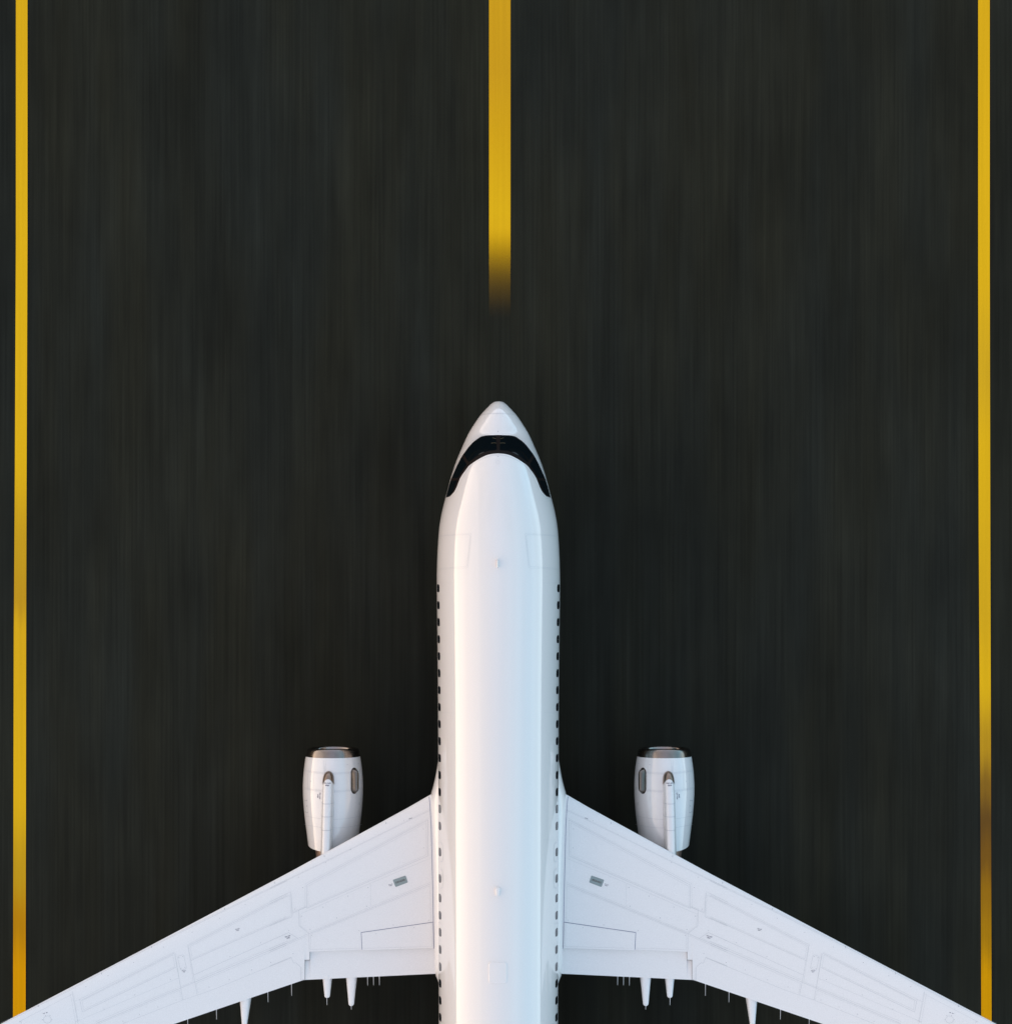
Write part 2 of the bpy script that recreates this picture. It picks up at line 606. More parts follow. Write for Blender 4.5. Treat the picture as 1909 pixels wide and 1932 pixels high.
for sg in (-1, 1):
    for v in WV:
        ph0, ph = radians(14.3), radians(4.9)
        zz = 1.94 * sin(ph0)
        y0 = -(v - 966) * (D - zz) / F
        hl = 0.128
        wb = MB()

        def ring(r, off):
            out = []
            for i in range(28):
                a = 2 * pi * i / 28
                ca, sa = cos(a), sin(a)
                ex = 2 / 3.2
                out.append(side_pt(y0 + r * hl * math.copysign(abs(ca) ** ex, ca), ph0 + r * ph * math.copysign(abs(sa) ** ex, sa), sg, off))
            return out
        wb.grid([ring(1.0, -0.004), ring(1.0, 0.004), ring(0.88, 0.0045)], close=True, m=1)
        wb.grid([ring(0.88, 0.0045), ring(0.84, 0.0025), ring(0.4, 0.0025), ring(0.05, 0.0025)], close=True, m=0)
        part(wb, 'cabin_window', [M['cabin_glass'], M['rubber']], outward=True)

# --- over-wing exits (panel outlines round two windows each side)
for sg in (-1, 1):
    for v in (1608, 1658):
        eb = MB()
        zz = 0.6
        y0 = -(v - 966) * (D - zz) / F

        def loop(w, off, r=1.0):
            out = []
            for i in range(41):
                a = 2 * pi * i / 40
                ex = 2 / 6.0
                ca, sa = cos(a), sin(a)
                out.append(side_pt(y0 + (0.30 + w) * math.copysign(abs(ca) ** ex, ca), radians(8.5) + (radians(15.5) + w / 1.94) * math.copysign(abs(sa) ** ex, sa), sg, off))
            return out
        eb.grid([loop(0.006, 0.003), loop(-0.006, 0.003)], m=0)
        part(eb, 'emergency_exit', M['seam'])

# --- crown fittings
def crown_blob(name, u, v0, v1, w0, w1, h, mat, ex=3.0, front=0.3):
    b = MB()
    xc = px(u, v0, 1.95)[0]
    ya, yb = px(u, v0, 1.95)[1], px(u, v1, 1.95)[1]
    rows = []
    for i in range(17):
        q = i / 16
        e = min(1.0, sqrt(max(0.0, 1 - (1 - min(1, q / front)) ** 2))) * (1.0 if q < 0.9 else sqrt(max(0.02, 1 - ((q - 0.9) / 0.1) ** 2)))
        e = max(e, 0.06)
        w = (w0 + (w1 - w0) * q) * K0 / 2 * e
        y = ya + (yb - ya) * q
        r = []
        for j in range(15):
            a = pi * j / 14
            cx = math.copysign(abs(cos(a)) ** (2 / ex), cos(a))
            x = xc + w * cx
            r.append((x, y, fz(x, y) - 0.006 + h * e * abs(sin(a)) ** (2 / ex)))
        rows.append(r)
    b.grid(rows, cap0=True, cap1=True)
    return part(b, name, mat, angle=55, outward=True)


crown_blob('blade_antenna', 938.6, 1054, 1071, 5.5, 5.0, 0.24, M['paint'], 2.5)
crown_blob('satellite_antenna', 938.8, 1674, 1690.5, 12.5, 8, 0.15, M['paint'], 4)
hb = MB()
rows = []
for r, h in ((1.0, -0.004), (0.985, 0.022), (0.93, 0.032), (0.4, 0.034), (0.03, 0.034)):
    row = []
    for i in range(48):
        a = 2 * pi * i / 48
        ca, sa = cos(a), sin(a)
        x, y = px(938.8 + 17.2 * r * math.copysign(abs(ca) ** 0.2, ca), 1835.8 + 19.8 * r * math.copysign(abs(sa) ** 0.2, sa), 1.94)
        row.append(fpt_xy(x, y, h))
    rows.append(row)
hb.grid(rows, close=True, cap1=True)
part(hb, 'access_hatch', M['paint'], outward=True, angle=25)

# --- wing root fairing
fv = [1395, 1425, 1445, 1465, 1485, 1501, 1520, 1561, 1690, 1790, 1839, 1850, 1862, 1880, 1920]
fw = [-7, 0.0, 3.6, 7.2, 12.0, 16.4, 17.6, 16.4, 12.6, 11.0, 9.0, 5.0, 0.6, -5, -12]
ffw = pchip(fv, fw)
rb = MB()
rows = []
for v in frange(1395, 1920, 90):
    zz = -0.9
    y = -(v - 966) * (D - zz) / F
    a = f_hw(YTIP - y) + ffw(v) * (D - zz) / F * 0.98
    zt = -0.42 - 0.25 * max(0, (1500 - v) / 105.0) ** 1.2 - 0.3 * max(0, (v - 1840) / 80.0)
    zb = -2.28 + 0.5 * max(0, (1500 - v) / 105.0) + 0.4 * max(0, (v - 1840) / 80.0)
    r = []
    for i in range(72):
        t = 2 * pi * i / 72
        ct, st = cos(t), sin(t)
        r.append((a * math.copysign(abs(ct) ** (2 / 4.8), ct), y, (zt + zb) / 2 + (zt - zb) / 2 * math.copysign(abs(st) ** (2 / 4.0), st)))
    rows.append(r)
rb.grid(rows, close=True, cap0=True, cap1=True)
part(rb, 'wing_root_fairing', M['paint'], angle=50, outward=True)

# ------------------------------------------------------------------ wings
def zbase(ax):
    return -1.02 + 0.080 * (ax - 2.0) + 0.0012 * max(0, ax - 6) ** 2


def pl(u, v):
    z = -0.6
    for _ in range(6):
        x, y = px(u, v, z)
        z = zbase(abs(x)) + 0.05
    return abs(x), y


LEp = [pl(*p) for p in ((870, 1469), (809, 1501.5), (772, 1523), (675.8, 1575.6), (541, 1649), (272, 1791), (3, 1932), (-84, 1978))]
TEp = [pl(*p) for p in ((870, 1837.5), (820, 1839.4), (571.9, 1850.8), (333, 1932), (-84, 2074))]
yLE = lin([p[0] for p in LEp], [p[1] for p in LEp])
yTE = lin([p[0] for p in TEp], [p[1] for p in TEp])
XTIP = LEp[-1][0]


def naca(c):
    c = max(0.0, min(1.0, c))
    return 5 * (0.2969 * sqrt(c) - 0.126 * c - 0.3516 * c * c + 0.2843 * c ** 3 - 0.1036 * c ** 4)


def wtop(ax, y):
    le, te = yLE(ax), yTE(ax)
    ch = le - te
    c = max(0.0, min(1.0, (le - y) / ch))
    t = 0.115 - 0.02 * min(1, ax / 17)
    return zbase(ax) + ch * (t * naca(c) * 0.85 - 0.012 * c) + 0.012 * c


def wbot(ax, y):
    le, te = yLE(ax), yTE(ax)
    ch = le - te
    c = max(0.0, min(1.0, (le - y) / ch))
    t = 0.115 - 0.02 * min(1, ax / 17)
    return zbase(ax) - ch * (t * naca(c) * 0.95 + 0.012 * c) - 0.012 * c


def wp(u, v, off=0.004):
    """survey point on the left wing's upper skin, as +x (mirrored later)"""
    z = -0.5
    for _ in range(6):
        x, y = px(u, v, z)
        z = wtop(abs(x), y)
    return (abs(x), y, z + off)


XS = [pl(u, v) for u, v in ((818, 1788.5), (684, 1792), (584, 1796.2))]
ysh = lin([p[0] for p in XS], [p[1] for p in XS])
XA = pl(584, 1800)[0]
XB = pl(574.6, 1812)[0]
YB_ = pl(579, 1811.6)[1]
XROOT = pl(816, 1650)[0] - 0.25


def wing_loop(ax, yend, n=26):
    le = yLE(ax)
    ys = []
    for i in range(n):
        q = i / (n - 1)
        ys.append(le + (yend - le) * (1 - cos(q * pi / 2)) ** 1.15)
    up = [(ax, y, wtop(ax, y)) for y in reversed(ys)]
    dn = [(ax, y, wbot(ax, y)) for y in ys[1:]]
    return up + dn


wb = MB()
stn = []
for ax in frange(XROOT, XA - 0.0015, 22):
    stn.append((ax, ysh(ax)))
for ax in frange(XA, XB - 0.0015, 3):
    stn.append((ax, YB_))
for ax in sorted(frange(XB, TEp[2][0], 2) + frange(TEp[2][0] + 0.15, XTIP - 0.1, 44)):
    stn.append((ax, yTE(ax)))
loops = [wing_loop(a, y) for a, y in stn]
# rounded tip
for k, sh in ((0.04, 0.8), (0.08, 0.45), (0.1, 0.1)):
    ax = XTIP - 0.1 + k
    mid = zbase(ax)
    loops.append([(ax, y, mid + (z - mid) * sh) for (x, y, z) in wing_loop(XTIP - 0.1, yTE(XTIP - 0.1))])
wb.grid(loops, close=True, cap0=True, cap1=True)

z6 = lambda p: [Z6(x, y) for x, y in p]
z7 = lambda p: [Z7(x, y) for x, y in p]
w3 = lambda u, v: wp(u, v, 0.0025)
w4 = lambda u, v: wp(u, v, 0.004)
solid = [  # thin skin joints
    z6([(1424, 97), (333, 683), (333, 893), (1425, 420), (1424, 97)]),
    z6([(1450, 672), (353, 1122)]), z6([(260, 912), (265, 1053), (352, 1120)]), z6([(260, 912), (333, 880)]),
    z6([(205, 936), (325, 882)]), z6([(352, 1122), (356, 1280)]), z6([(350, 1122), (0, 1276)]),
    z6([(0, 1187), (170, 1112), (250, 1163)]), z6([(190, 757), (202, 968), (0, 1053)]),
    z6([(0, 1412), (192, 1335), (215, 1388), (235, 1385), (278, 1422), (280, 1540)]),
    z6([(312, 1535), (280, 1535)]),
    z7([(1909, 500), (1272, 783)]), z7([(1909, 603), (1290, 880)]), z7([(1909, 668), (1205, 967), (640, 1204)]),
    z7([(1252, 680), (1313, 1012)]), z7([(1172, 830), (548, 1127), (532, 1046)]), z7([(1163, 738), (1218, 1048)]),
    z7([(480, 990), (520, 1204)]), z7([(1160, 735), (540, 1050)]), z7([(1258, 684), (1909, 348)]),
    z7([(1183, 762), (1188, 754), (1217, 746), (1224, 750), (1242, 832), (1236, 840), (1208, 848), (1201, 843), (1183, 762)]),
    z7([(315 + 26 * cos(a * pi / 12), 1177 + 24 * sin(a * pi / 12)) for a in range(25)]),
    z7([(125, 1193), (140, 1190), (142, 1204)]),
]
faint = [z7([(820, 1204), (1218, 1047), (1400, 985), (1909, 778)]), z6([(0, 1417), (192, 1340)]),
         z6([(1448, 8), (900, 277), (600, 426), (0, 716)]), z7([(1909, 254), (1400, 498), (1100, 648), (780, 808), (480, 975), (250, 1090), (20, 1204)])]
dots = [
    z6([(1438, 3), (900, 270), (600, 419), (0, 708)]), z7([(1909, 247), (1400, 490), (1100, 640), (780, 800), (480, 966), (250, 1082), (0, 1202)]),
    z6([(1430, 83), (320, 672), (316, 878)]), z6([(1408, 122), (345, 695), (345, 877), (1396, 418), (1411, 400), (1408, 122)]),
    z6([(1430, 448), (905, 668), (285, 940)]), z6([(908, 680), (908, 875)]), z6([(1447, 658), (910, 880), (365, 1106)]),
    z6([(1443, 690), (900, 908), (368, 1126), (367, 1266), (1456, 1232), (1443, 690)]), z6([(272, 940), (275, 1052), (352, 1108)]),
    z6([(0, 833), (190, 743), (206, 925), (322, 874)]), z6([(0, 855), (180, 772), (192, 962), (0, 1042)]),
    z6([(0, 1258), (230, 1165)]), z6([(0, 1288), (340, 1140)]), z6([(290, 1430), (291, 1530)]),
    z7([(1909, 338), (1250, 678), (1287, 925), (1205, 958)]), z7([(1909, 357), (1266, 690), (1280, 772), (1909, 490)]),
    z7([(1909, 655), (1310, 910)]), z7([(1320, 1002), (1306, 936), (1909, 682)]),
    z7([(1158, 728), (525, 1044)]), z7([(1152, 747), (548, 1052), (556, 1112), (1164, 825), (1152, 747)]), z7([(1185, 903), (505, 1192)]),
    z7([(1168, 735), (1200, 950)]), z7([(1210, 1042), (1196, 982), (650, 1208)]), z7([(1198, 960), (640, 1190)]),
    z7([(470, 1010), (505, 1204)]), z7([(488, 998), (522, 1190)]), z7([(478, 1010), (130, 1190)]), z7([(500, 1055), (540, 1043)]),
]
for p in solid:
    surf_strip(wb, p, w3, 0.34, 1, 6)
for p in faint:
    surf_strip(wb, p, w3, 0.26, 1, 6)
for p in dots:
    surf_dots(wb, p, w4, 0.52, 1.55, 2)
# single fasteners and drain marks
spots = [Z6(x, y) for x, y in ((885, 705), (704, 783), (480, 882), (285, 964), (603, 980), (874, 874), (363, 1085))]
for u, v in spots:
    surf_dots(wb, [(u, v), (u + .1, v)], w4, 1.3, 9, 2)
small = [Z6(x, y) for x, y in ((1208, 104), (980, 230), (726, 363), (503, 480), (258, 613), (1384, 178), (1386, 348), (1432, 1000), (1112, 1043), (803, 1095), (170, 1092), (210, 1302), (378, 1137), (296, 706), (8, 1382), (222, 901))]
small += [Z7(x, y) for x, y in ((1633, 410), (1463, 502), (1280, 595), (1088, 694), (890, 797), (720, 885), (573, 958), (1532, 758), (1735, 665), (1527, 912), (1392, 960), (1803, 797), (1676, 846), (1135, 910), (897, 1013), (1173, 1047), (1052, 1093), (928, 1142), (818, 1188), (693, 1108), (303, 1151), (333, 1149), (284, 1178), (346, 1178), (1192, 764), (1217, 758), (1205, 838), (1232, 830))]
for u, v in small:
    surf_dots(wb, [(u, v), (u + .1, v)], w4, 0.8, 9, 3)
ticks = [Z6(1046, 126), Z6(490, 425), Z6(41, 663)] + [Z7(x, y) for x, y in ((1495, 440), (1008, 694), (675, 870), (255, 1088))]
for u, v in ticks:
    surf_strip(wb, [(u, v - 1.8), (u + .3, v + 1.6)], w4, 0.8, 2)


def text_faces(mb, txt, cu, cv, ang, size, m, proj, mirror_text=False):
    """flat lettering laid on a surface; ang: reading direction in survey space (y down)"""
    cd = bpy.data.curves.new('lettering', 'FONT')
    cd.body = txt
    cd.align_x = 'CENTER'
    cd.align_y = 'CENTER'
    cd.size = 1.0
    cd.resolution_u = 3
    cd.space_line = 0.85
    cd.offset = 0.012
    ob = bpy.data.objects.new('lettering', cd)
    col.objects.link(ob)
    dg = bpy.context.evaluated_depsgraph_get()
    me = bpy.data.meshes.new_from_object(ob.evaluated_get(dg))
    ca, sa = cos(ang), sin(ang)
    i0 = len(mb.v)
    for vt in me.vertices:
        x, y = vt.co.x * size, -vt.co.y * size
        mb.v.append(proj(cu + x * ca - y * sa, cv + x * sa + y * ca))
    for p in me.polygons:
        mb.f.append(tuple(reversed([i0 + k for k in p.vertices])))
        mb.m.append(m)
    bpy.data.objects.remove(ob)
    bpy.data.curves.remove(cd)
    bpy.data.meshes.remove(me)


A1 = atan2(-0.345, 1.0)
pane = MB()
pc = Z6(1175, 650)
pa = [(1107, 637), (1223, 597), (1244, 660), (1132, 702)]
cxy = (sum(p[0] for p in pa) / 4, sum(p[1] for p in pa) / 4)
outl = []
for i in range(4):           # rounded corners
    a, b, c = pa[i - 1], pa[i], pa[(i + 1) % 4]
    la, lc = hypot(a[0] - b[0], a[1] - b[1]), hypot(c[0] - b[0], c[1] - b[1])
    r = 9
    p1 = (b[0] + (a[0] - b[0]) * r / la, b[1] + (a[1] - b[1]) * r / la)
    p2 = (b[0] + (c[0] - b[0]) * r / lc, b[1] + (c[1] - b[1]) * r / lc)
    for q in (0, 0.33, 0.67, 1):
        outl.append(((1 - q) ** 2 * p1[0] + 2 * q * (1 - q) * b[0] + q * q * p2[0], (1 - q) ** 2 * p1[1] + 2 * q * (1 - q) * b[1] + q * q * p2[1]))
ou = [Z6(*p) for p in outl]
cu = Z6(*cxy)

FLAPX = [XS[0][0] - 0.02, XA]


def make_wing(sg):
    w = part(wb, 'wing', [M['wing'], M['seam'], M['rivet'], M['ink']], sg=sg, angle=28)
    # flap
    fl = MB()

    def floop(ax, yf):
        te = yTE(ax)
        n = 14
        up, dn = [], []
        for i in range(n):
            q = i / (n - 1)
            y = yf + (te - yf) * q
            drop = 0.13 * (1 - q) ** 1.3 + 0.014
            zt = wtop(ax, y) - drop
            nose = 0.05 * max(0, 1 - q / 0.12) ** 2
            th = 0.16 * (1 - q) + 0.028
            up.append((ax, y, zt - nose))
            dn.append((ax, y, zt - th + nose))
        return list(reversed(up)) + dn
    fr = [floop(ax, ysh(ax) + 0.14) for ax in frange(XS[0][0] - 0.05, XA - 0.012, 12)]
    fr += [floop(ax, YB_ - 0.012) for ax in frange(XA - 0.008, XB - 0.012, 3)]
    fl.grid(fr, close=True, cap0=True, cap1=True)
    sub(fl, 'flap', [M['wing']], w, sg=sg, angle=30, outward=True)
    # spoiler: a thin plate, its gap drawn dark
    sp = MB()
    q4 = [Z6(1466, 1022), Z6(826, 1115), Z6(835, 1271), Z6(1474, 1250)]
    ga = [Z6(1469, 1018), Z6(823, 1111), Z6(831, 1266)]
    surf_strip(sp, ga, lambda u, v: wp(u, v, 0.0045), 0.75, 1, 4)

    def plate(off):
        rr = []
        for i in range(13):
            e = i / 12
            r = []
            for j in range(8):
                h = j / 7
                u = (q4[0][0] * (1 - e) + q4[1][0] * e) * (1 - h) + (q4[3][0] * (1 - e) + q4[2][0] * e) * h
                v = (q4[0][1] * (1 - e) + q4[1][1] * e) * (1 - h) + (q4[3][1] * (1 - e) + q4[2][1] * e) * h
                r.append(wp(u, v, off))
            rr.append(r)
        return rr
    top, low = plate(0.013), plate(0.001)
    sp.grid(top, m=0)
    for a, b in ((top[0], low[0]), (top[-1], low[-1]), ([r[0] for r in top], [r[0] for r in low]), ([r[-1] for r in top], [r[-1] for r in low])):
        sp.grid([a, b], m=0)
    d4 = [Z6(1455, 1030), Z6(1459, 1236), Z6(846, 1254)]
    surf_dots(sp, d4, lambda u, v: wp(u, v, 0.0165), 0.52, 1.55, 2)
    for p in ((1300, 1067), (958, 1115 + 8)):
        surf_dots(sp, [Z6(*p), Z6(p[0] + 1, p[1])], lambda u, v: wp(u, v, 0.0165), 0.8, 9, 1)
    sub(sp, 'spoiler', [M['wing'], M['seam_dark'], M['rivet']], w, sg=sg, angle=30)
    # root gap seal
    gp = MB()
    surf_strip(gp, [Z3(177, 277), Z3(183, 330), Z3(192, 500), Z3(205, 1000), Z3(211, 1385)], lambda u, v: wp(u, v, 0.006), 0.75, 0, 5)
    sub(gp, 'root_seal', M['seam_dark'], w, sg=sg)
    # danger placard with its word
    pm = MB()
    ring = [wp(u, v, 0.006) for u, v in ou]
    inner = [wp(cu[0] + (u - cu[0]) * 0.5, cu[1] + (v - cu[1]) * 0.5, 0.006) for u, v in ou]
    pm.grid([ring, inner], close=True)
    pm.poly(inner)
    text_faces(pm, 'DANGER', cu[0], cu[1], A1, 4.6, 1, lambda u, v: wp(u, v, 0.009))
    o = sub(pm, 'warning_placard', [M['placard'], M['ink_red']], w, sg=sg, smooth=False)
    # stencilled notices
    for (u, v), a, sz, tx in ((Z6(1088, 683), A1, 2.6, 'Do not\nstep'), (Z6(163, 1152), A1, 3.6, 'Do not\nstep'), (Z7(1582, 577), A1 * 0.9, 2.9, 'Do not\nstep'),
                              (Z7(1225, 855), 0.0, 2.5, 'Do not\nstep'), (Z6(1267, 82), A1 * 1.2, 2.4, 'Lifting'), (Z7(293, 1136), A1, 2.4, 'Fuel')):
        tb = MB()
        text_faces(tb, tx, u, v, a, sz, 0, lambda p, q: wp(p, q, 0.006))
        if tx == 'Fuel':
            am = MB()
            am.poly([wp(p, q, 0.006) for p, q in (Z7(307, 1131), Z7(312, 1128), Z7(318, 1130), Z7(308, 1134))])
            sub(am, 'arrow_mark', M['ink'], w, sg=sg, smooth=False)
        sub(tb, 'stencilled_notice', M['ink'], w, sg=sg, smooth=False)
    # flap track fairings
    for uc0, uc1, v0, v1, w0, w1 in ((616.5, 617.2, 1848, 1883.5, 18.5, 8.5), (662.3, 662.6, 1845, 1899, 21.5, 8.5), (461.5, 460.8, 1886, 1940, 22, 7.5)):
        x1, yte = pl(uc0, v0)
        zt0 = wtop(x1, yTE(x1)) - 0.05
        fm = MB()
        rows = []
        xa = abs(px(uc0, v0, zt0)[0])
        xb = abs(px(uc1, v1, zt0)[0])
        yb = px(uc1, v1, zt0)[1]
        for i in range(26):
            q = i / 25
            y = (yTE(x1) + 1.9) + (yb - yTE(x1) - 1.9) * (1 - (1 - q) ** 1.6)
            t = (yTE(x1) - y) / (yTE(x1) - yb)         # 0 at trailing edge, 1 at tip
            if t > 0:
                ww = w0 + (w1 * 1.15 - w0) * t ** 0.9
                ww *= sqrt(max(0.02, 1 - max(0, (t - 0.93) / 0.07) ** 2))
                dz = 0.42 * (1 - t) + 0.12
                top = zt0 + 0.02 * t
            else:
                ww = w0 * (1 - 0.75 * max(0, (-t) / 4.0) ** 1.5) if t > -3.9 else w0 * 0.3
                ww = max(ww, w0 * 0.3)
                dz = 0.5
                top = wbot(x1, y) + 0.03 if y > yTE(x1) + 0.05 else zt0
            ww *= K0 / 2
            xc = xa + (xb - xa) * max(0, t)
            r = []
            for j in range(24):
                a = 2 * pi * j / 24
                ca, sa = cos(a), sin(a)
                r.append((xc + ww * math.copysign(abs(ca) ** 0.6, ca), y, top - dz / 2 + dz / 2 * math.copysign(abs(sa) ** 0.6, sa)))
            rows.append(r)
        fm.grid(rows, close=True, cap0=True, cap1=True)
        sub(fm, 'flap_track_fairing', M['wing'], w, sg=sg, angle=50, outward=True)
    # static wicks
    for (x, ya, yb_), zmap in [((880, 1505, 1590), Z6), ((933, 1503, 1588), Z6), ((986, 1500, 1587), Z6), ((195, 1565, 1682), Z6), ((514, 1690, 1767), Z6), ((733, 1760, 1807), Z6),
                               ((1784, 985, 1062), Z7), ((1441, 1102, 1177), Z7), ((1250, 1166, 1236), Z7)]:
        a, b = zmap(x, ya), zmap(x + 1, yb_)
        x1, y1 = pl(*a)
        zz = wtop(x1, yTE(x1)) - 0.02
        p0 = px(a[0], a[1], zz)
        p1 = px(b[0], b[1], zz)
        km = MB()
        rows = []
        for q, rr in ((0, 0.010), (0.15, 0.010), (0.2, 0.007), (1, 0.005)):
            rows.append([(abs(p0[0] + (p1[0] - p0[0]) * q) + rr * cos(t * pi / 3), p0[1] + (p1[1] - p0[1]) * q, zz - 0.01 * q + rr * sin(t * pi / 3)) for t in range(6)])
        km.grid(rows, close=True, cap0=True, cap1=True)
        sub(km, 'static_wick', M['wick'], w, sg=sg, outward=True)
    return w


for sg in (-1, 1):
    make_wing(sg)

# ------------------------------------------------------------------ engines
ZE = -2.1
KE = (D - ZE) / F
EX = abs(px(628.2, 1480, ZE)[0])
NV = [(1411.6, 45.2), (1412.4, 46.6), (1414, 48.0), (1417, 49.3), (1421, 50.3), (1427, 51.3), (1433, 52.3), (1440, 53.3), (1450, 54.6), (1460, 55.6), (1472, 56.4), (1484, 56.8),
      (1496, 56.7), (1508, 56.2), (1522, 55.2), (1538, 53.7), (1555, 51.6), (1572, 49.4), (1591, 46.9)]
fR = pchip([a for a, b in NV], [b * KE for a, b in NV])
ye = lambda v: -(v - 966) * KE


def droop(v, st, R):
    k = 0.045 * max(0, 1 - (v - 1411) / 60.0)
    back = 0.20 * max(0, (v - 1555) / 36.0) ** 2
    return k * R * st - back * max(-0.2, st) * 0.9 - 0.02 * (1 - abs(st)) * 0


def npt(v, th, off=0.0):
    R = fR(v) + off
    return (EX + R * cos(th), ye(v) + droop(v, sin(th), R), ZE + R * sin(th))


def nring(v, n=96, off=0.0):
    return [npt(v, 2 * pi * i / n, off) for i in range(n)]


def np_(u, v, off=0.003):
    """survey point (left engine) on the upper half of the cowl, as +x"""
    z = ZE + 0.8
    for _ in range(12):
        x, y = px(u, v, z)
        x = abs(x)
        vv = 966 - y / KE
        R = fR(vv)
        q = min(0.999, abs(x - EX) / R)
        z = 0.5 * z + 0.5 * (ZE + R * sqrt(1 - q * q))
    n = Vector((x - EX, 0, z - ZE)).normalized()
    return (x + n.x * off, y, z + n.z * off)


cb = MB()
cv = frange(1427, 1591, 46)
cb.grid([nring(v) for v in cv], close=True)
# turned-in trailing edge
last = nring(1591)
cb.grid([last, [(EX + (p[0] - EX) * 0.975, p[1] + 0.004, ZE + (p[2] - ZE) * 0.975) for p in last],
         [(EX + (p[0] - EX) * 0.93, p[1] + 0.5, ZE + (p[2] - ZE) * 0.93) for p in last]], close=True, m=4)
z5 = lambda p: [Z5(x, y) for x, y in p]
n3 = lambda u, v: np_(u, v, 0.0025)
n4 = lambda u, v: np_(u, v, 0.004)


def arc(y0, sag, x0=125, x1=1030):
    return [(x, y0 + sag * (1 - ((x - 576) / 475.0) ** 2)) for x in frange(x0, x1, 15)]


for y0, sag, so in ((455, 48, True), (735, 55, True), (1170, 65, False), (1310, 62, False)):
    y0 = y0
    if so:
        surf_strip(cb, z5(arc(y0, sag)), n3, 0.42, 1, 2)
        surf_dots(cb, z5(arc(y0 - 14, sag)), n4, 0.5, 1.3, 2)
        surf_dots(cb, z5(arc(y0 + 14, sag)), n4, 0.5, 1.3, 2)
    else:
        surf_dots(cb, z5(arc(y0, sag)), n4, 0.6, 1.3, 2)
surf_dots(cb, z5(arc(238, 27, 165, 1000)), n4, 0.5, 1.3, 2)
surf_strip(cb, z5([(446, 262), (446, 495)]), n3, 0.4, 1, 2)
for xx in (432, 462):
    surf_dots(cb, z5([(xx, 262), (xx - 2, 480)]), n4, 0.5, 1.3, 2)
for xx in (175, 265, 845):
    surf_dots(cb, z5([(xx, 520), (xx, 740)]), n4, 0.5, 1.3, 2)
surf_dots(cb, z5([(590, 520), (592, 1640)]), n4, 0.5, 1.5, 2)
surf_strip(cb, z5([(122, 918), (155, 915), (165, 925), (176, 1130), (168, 1140), (146, 1132), (122, 918)]), n3, 0.35, 1, 2)
for p in ((137, 938), (156, 938), (160, 1022), (168, 1125), (142, 1118)):
    surf_dots(cb, z5([p, (p[0] + .3, p[1])]), n4, 1.0, 9, 3)
for cx, cy, rx, ry in ((994, 985, 7, 22), (362, 1520, 5, 9), (362, 1585, 5, 9)):
    surf_strip(cb, z5([(cx + rx * cos(a * pi / 8), cy + ry * sin(a * pi / 8)) for a in range(17)]), n3, 0.4, 2, 2)
for p in ((980, 347), (805, 362), (222, 627)):
    surf_dots(cb, z5([p, (p[0] + .3, p[1])]), n4, 1.3, 9, 2)
text_faces(cb, 'Do not\nstep', *Z5(355, 862), pi / 2, 4.2, 3, n4)

ZPY0, ZPY1 = -0.86, -0.74          # pylon crest, front and at the wing
pv = [1457.3, 1457.7, 1459, 1461, 1464, 1468, 1474, 1482, 1495, 1516, 1540, 1566, 1590, 1612, 1635]
pw = [0.8, 3.0, 5.2, 7.2, 8.9, 10.1, 11.0, 11.5, 11.9, 12.0, 11.9, 11.7, 11.4, 11.2, 11.0]
ph = [0.0, 0.12, 0.28, 0.42, 0.56, 0.70, 0.84, 0.94, 1.0, 1.0, 1.0, 1.0, 1.0, 1.0, 1.0]
fpw, fph = pchip(pv, pw), pchip(pv, ph)
pcx = lambda v: 618.2 - (v - 1475) * 0.030


def pyl(v, th, off=0.0):
    q = (v - 1457) / 178.0
    zc = ZPY0 + (ZPY1 - ZPY0) * q
    x, y = px(pcx(v), v, zc)
    w = fpw(v) * (D - zc) / F
    base = ZE + 0.55
    top = ZE + 0.93 + (zc - ZE - 0.93) * fph(v)
    ca, sa = cos(th), sin(th)
    ex = 0.72
    xx = abs(x) + (w + off) * math.copysign(abs(ca) ** ex, ca)
    zz = base + (top + off - base) * (abs(sa) ** 0.42)
    return (xx, y + off * 0.3, zz)


def pylon_mesh(v0, v1f, off=0.0, n=26, rows_=30):
    """v1f(th) - lower end may depend on the angle"""
    m = MB()
    g_ = []
    for i in range(rows_):
        q = i / (rows_ - 1)
        r = []
        for j in range(n):
            th = pi * j / (n - 1)
            e = v1f(th)
            v = v0 + (e - v0) * q ** 1.5
            r.append(pyl(v, th, off))
        g_.append(r)
    m.grid(g_)
    return m


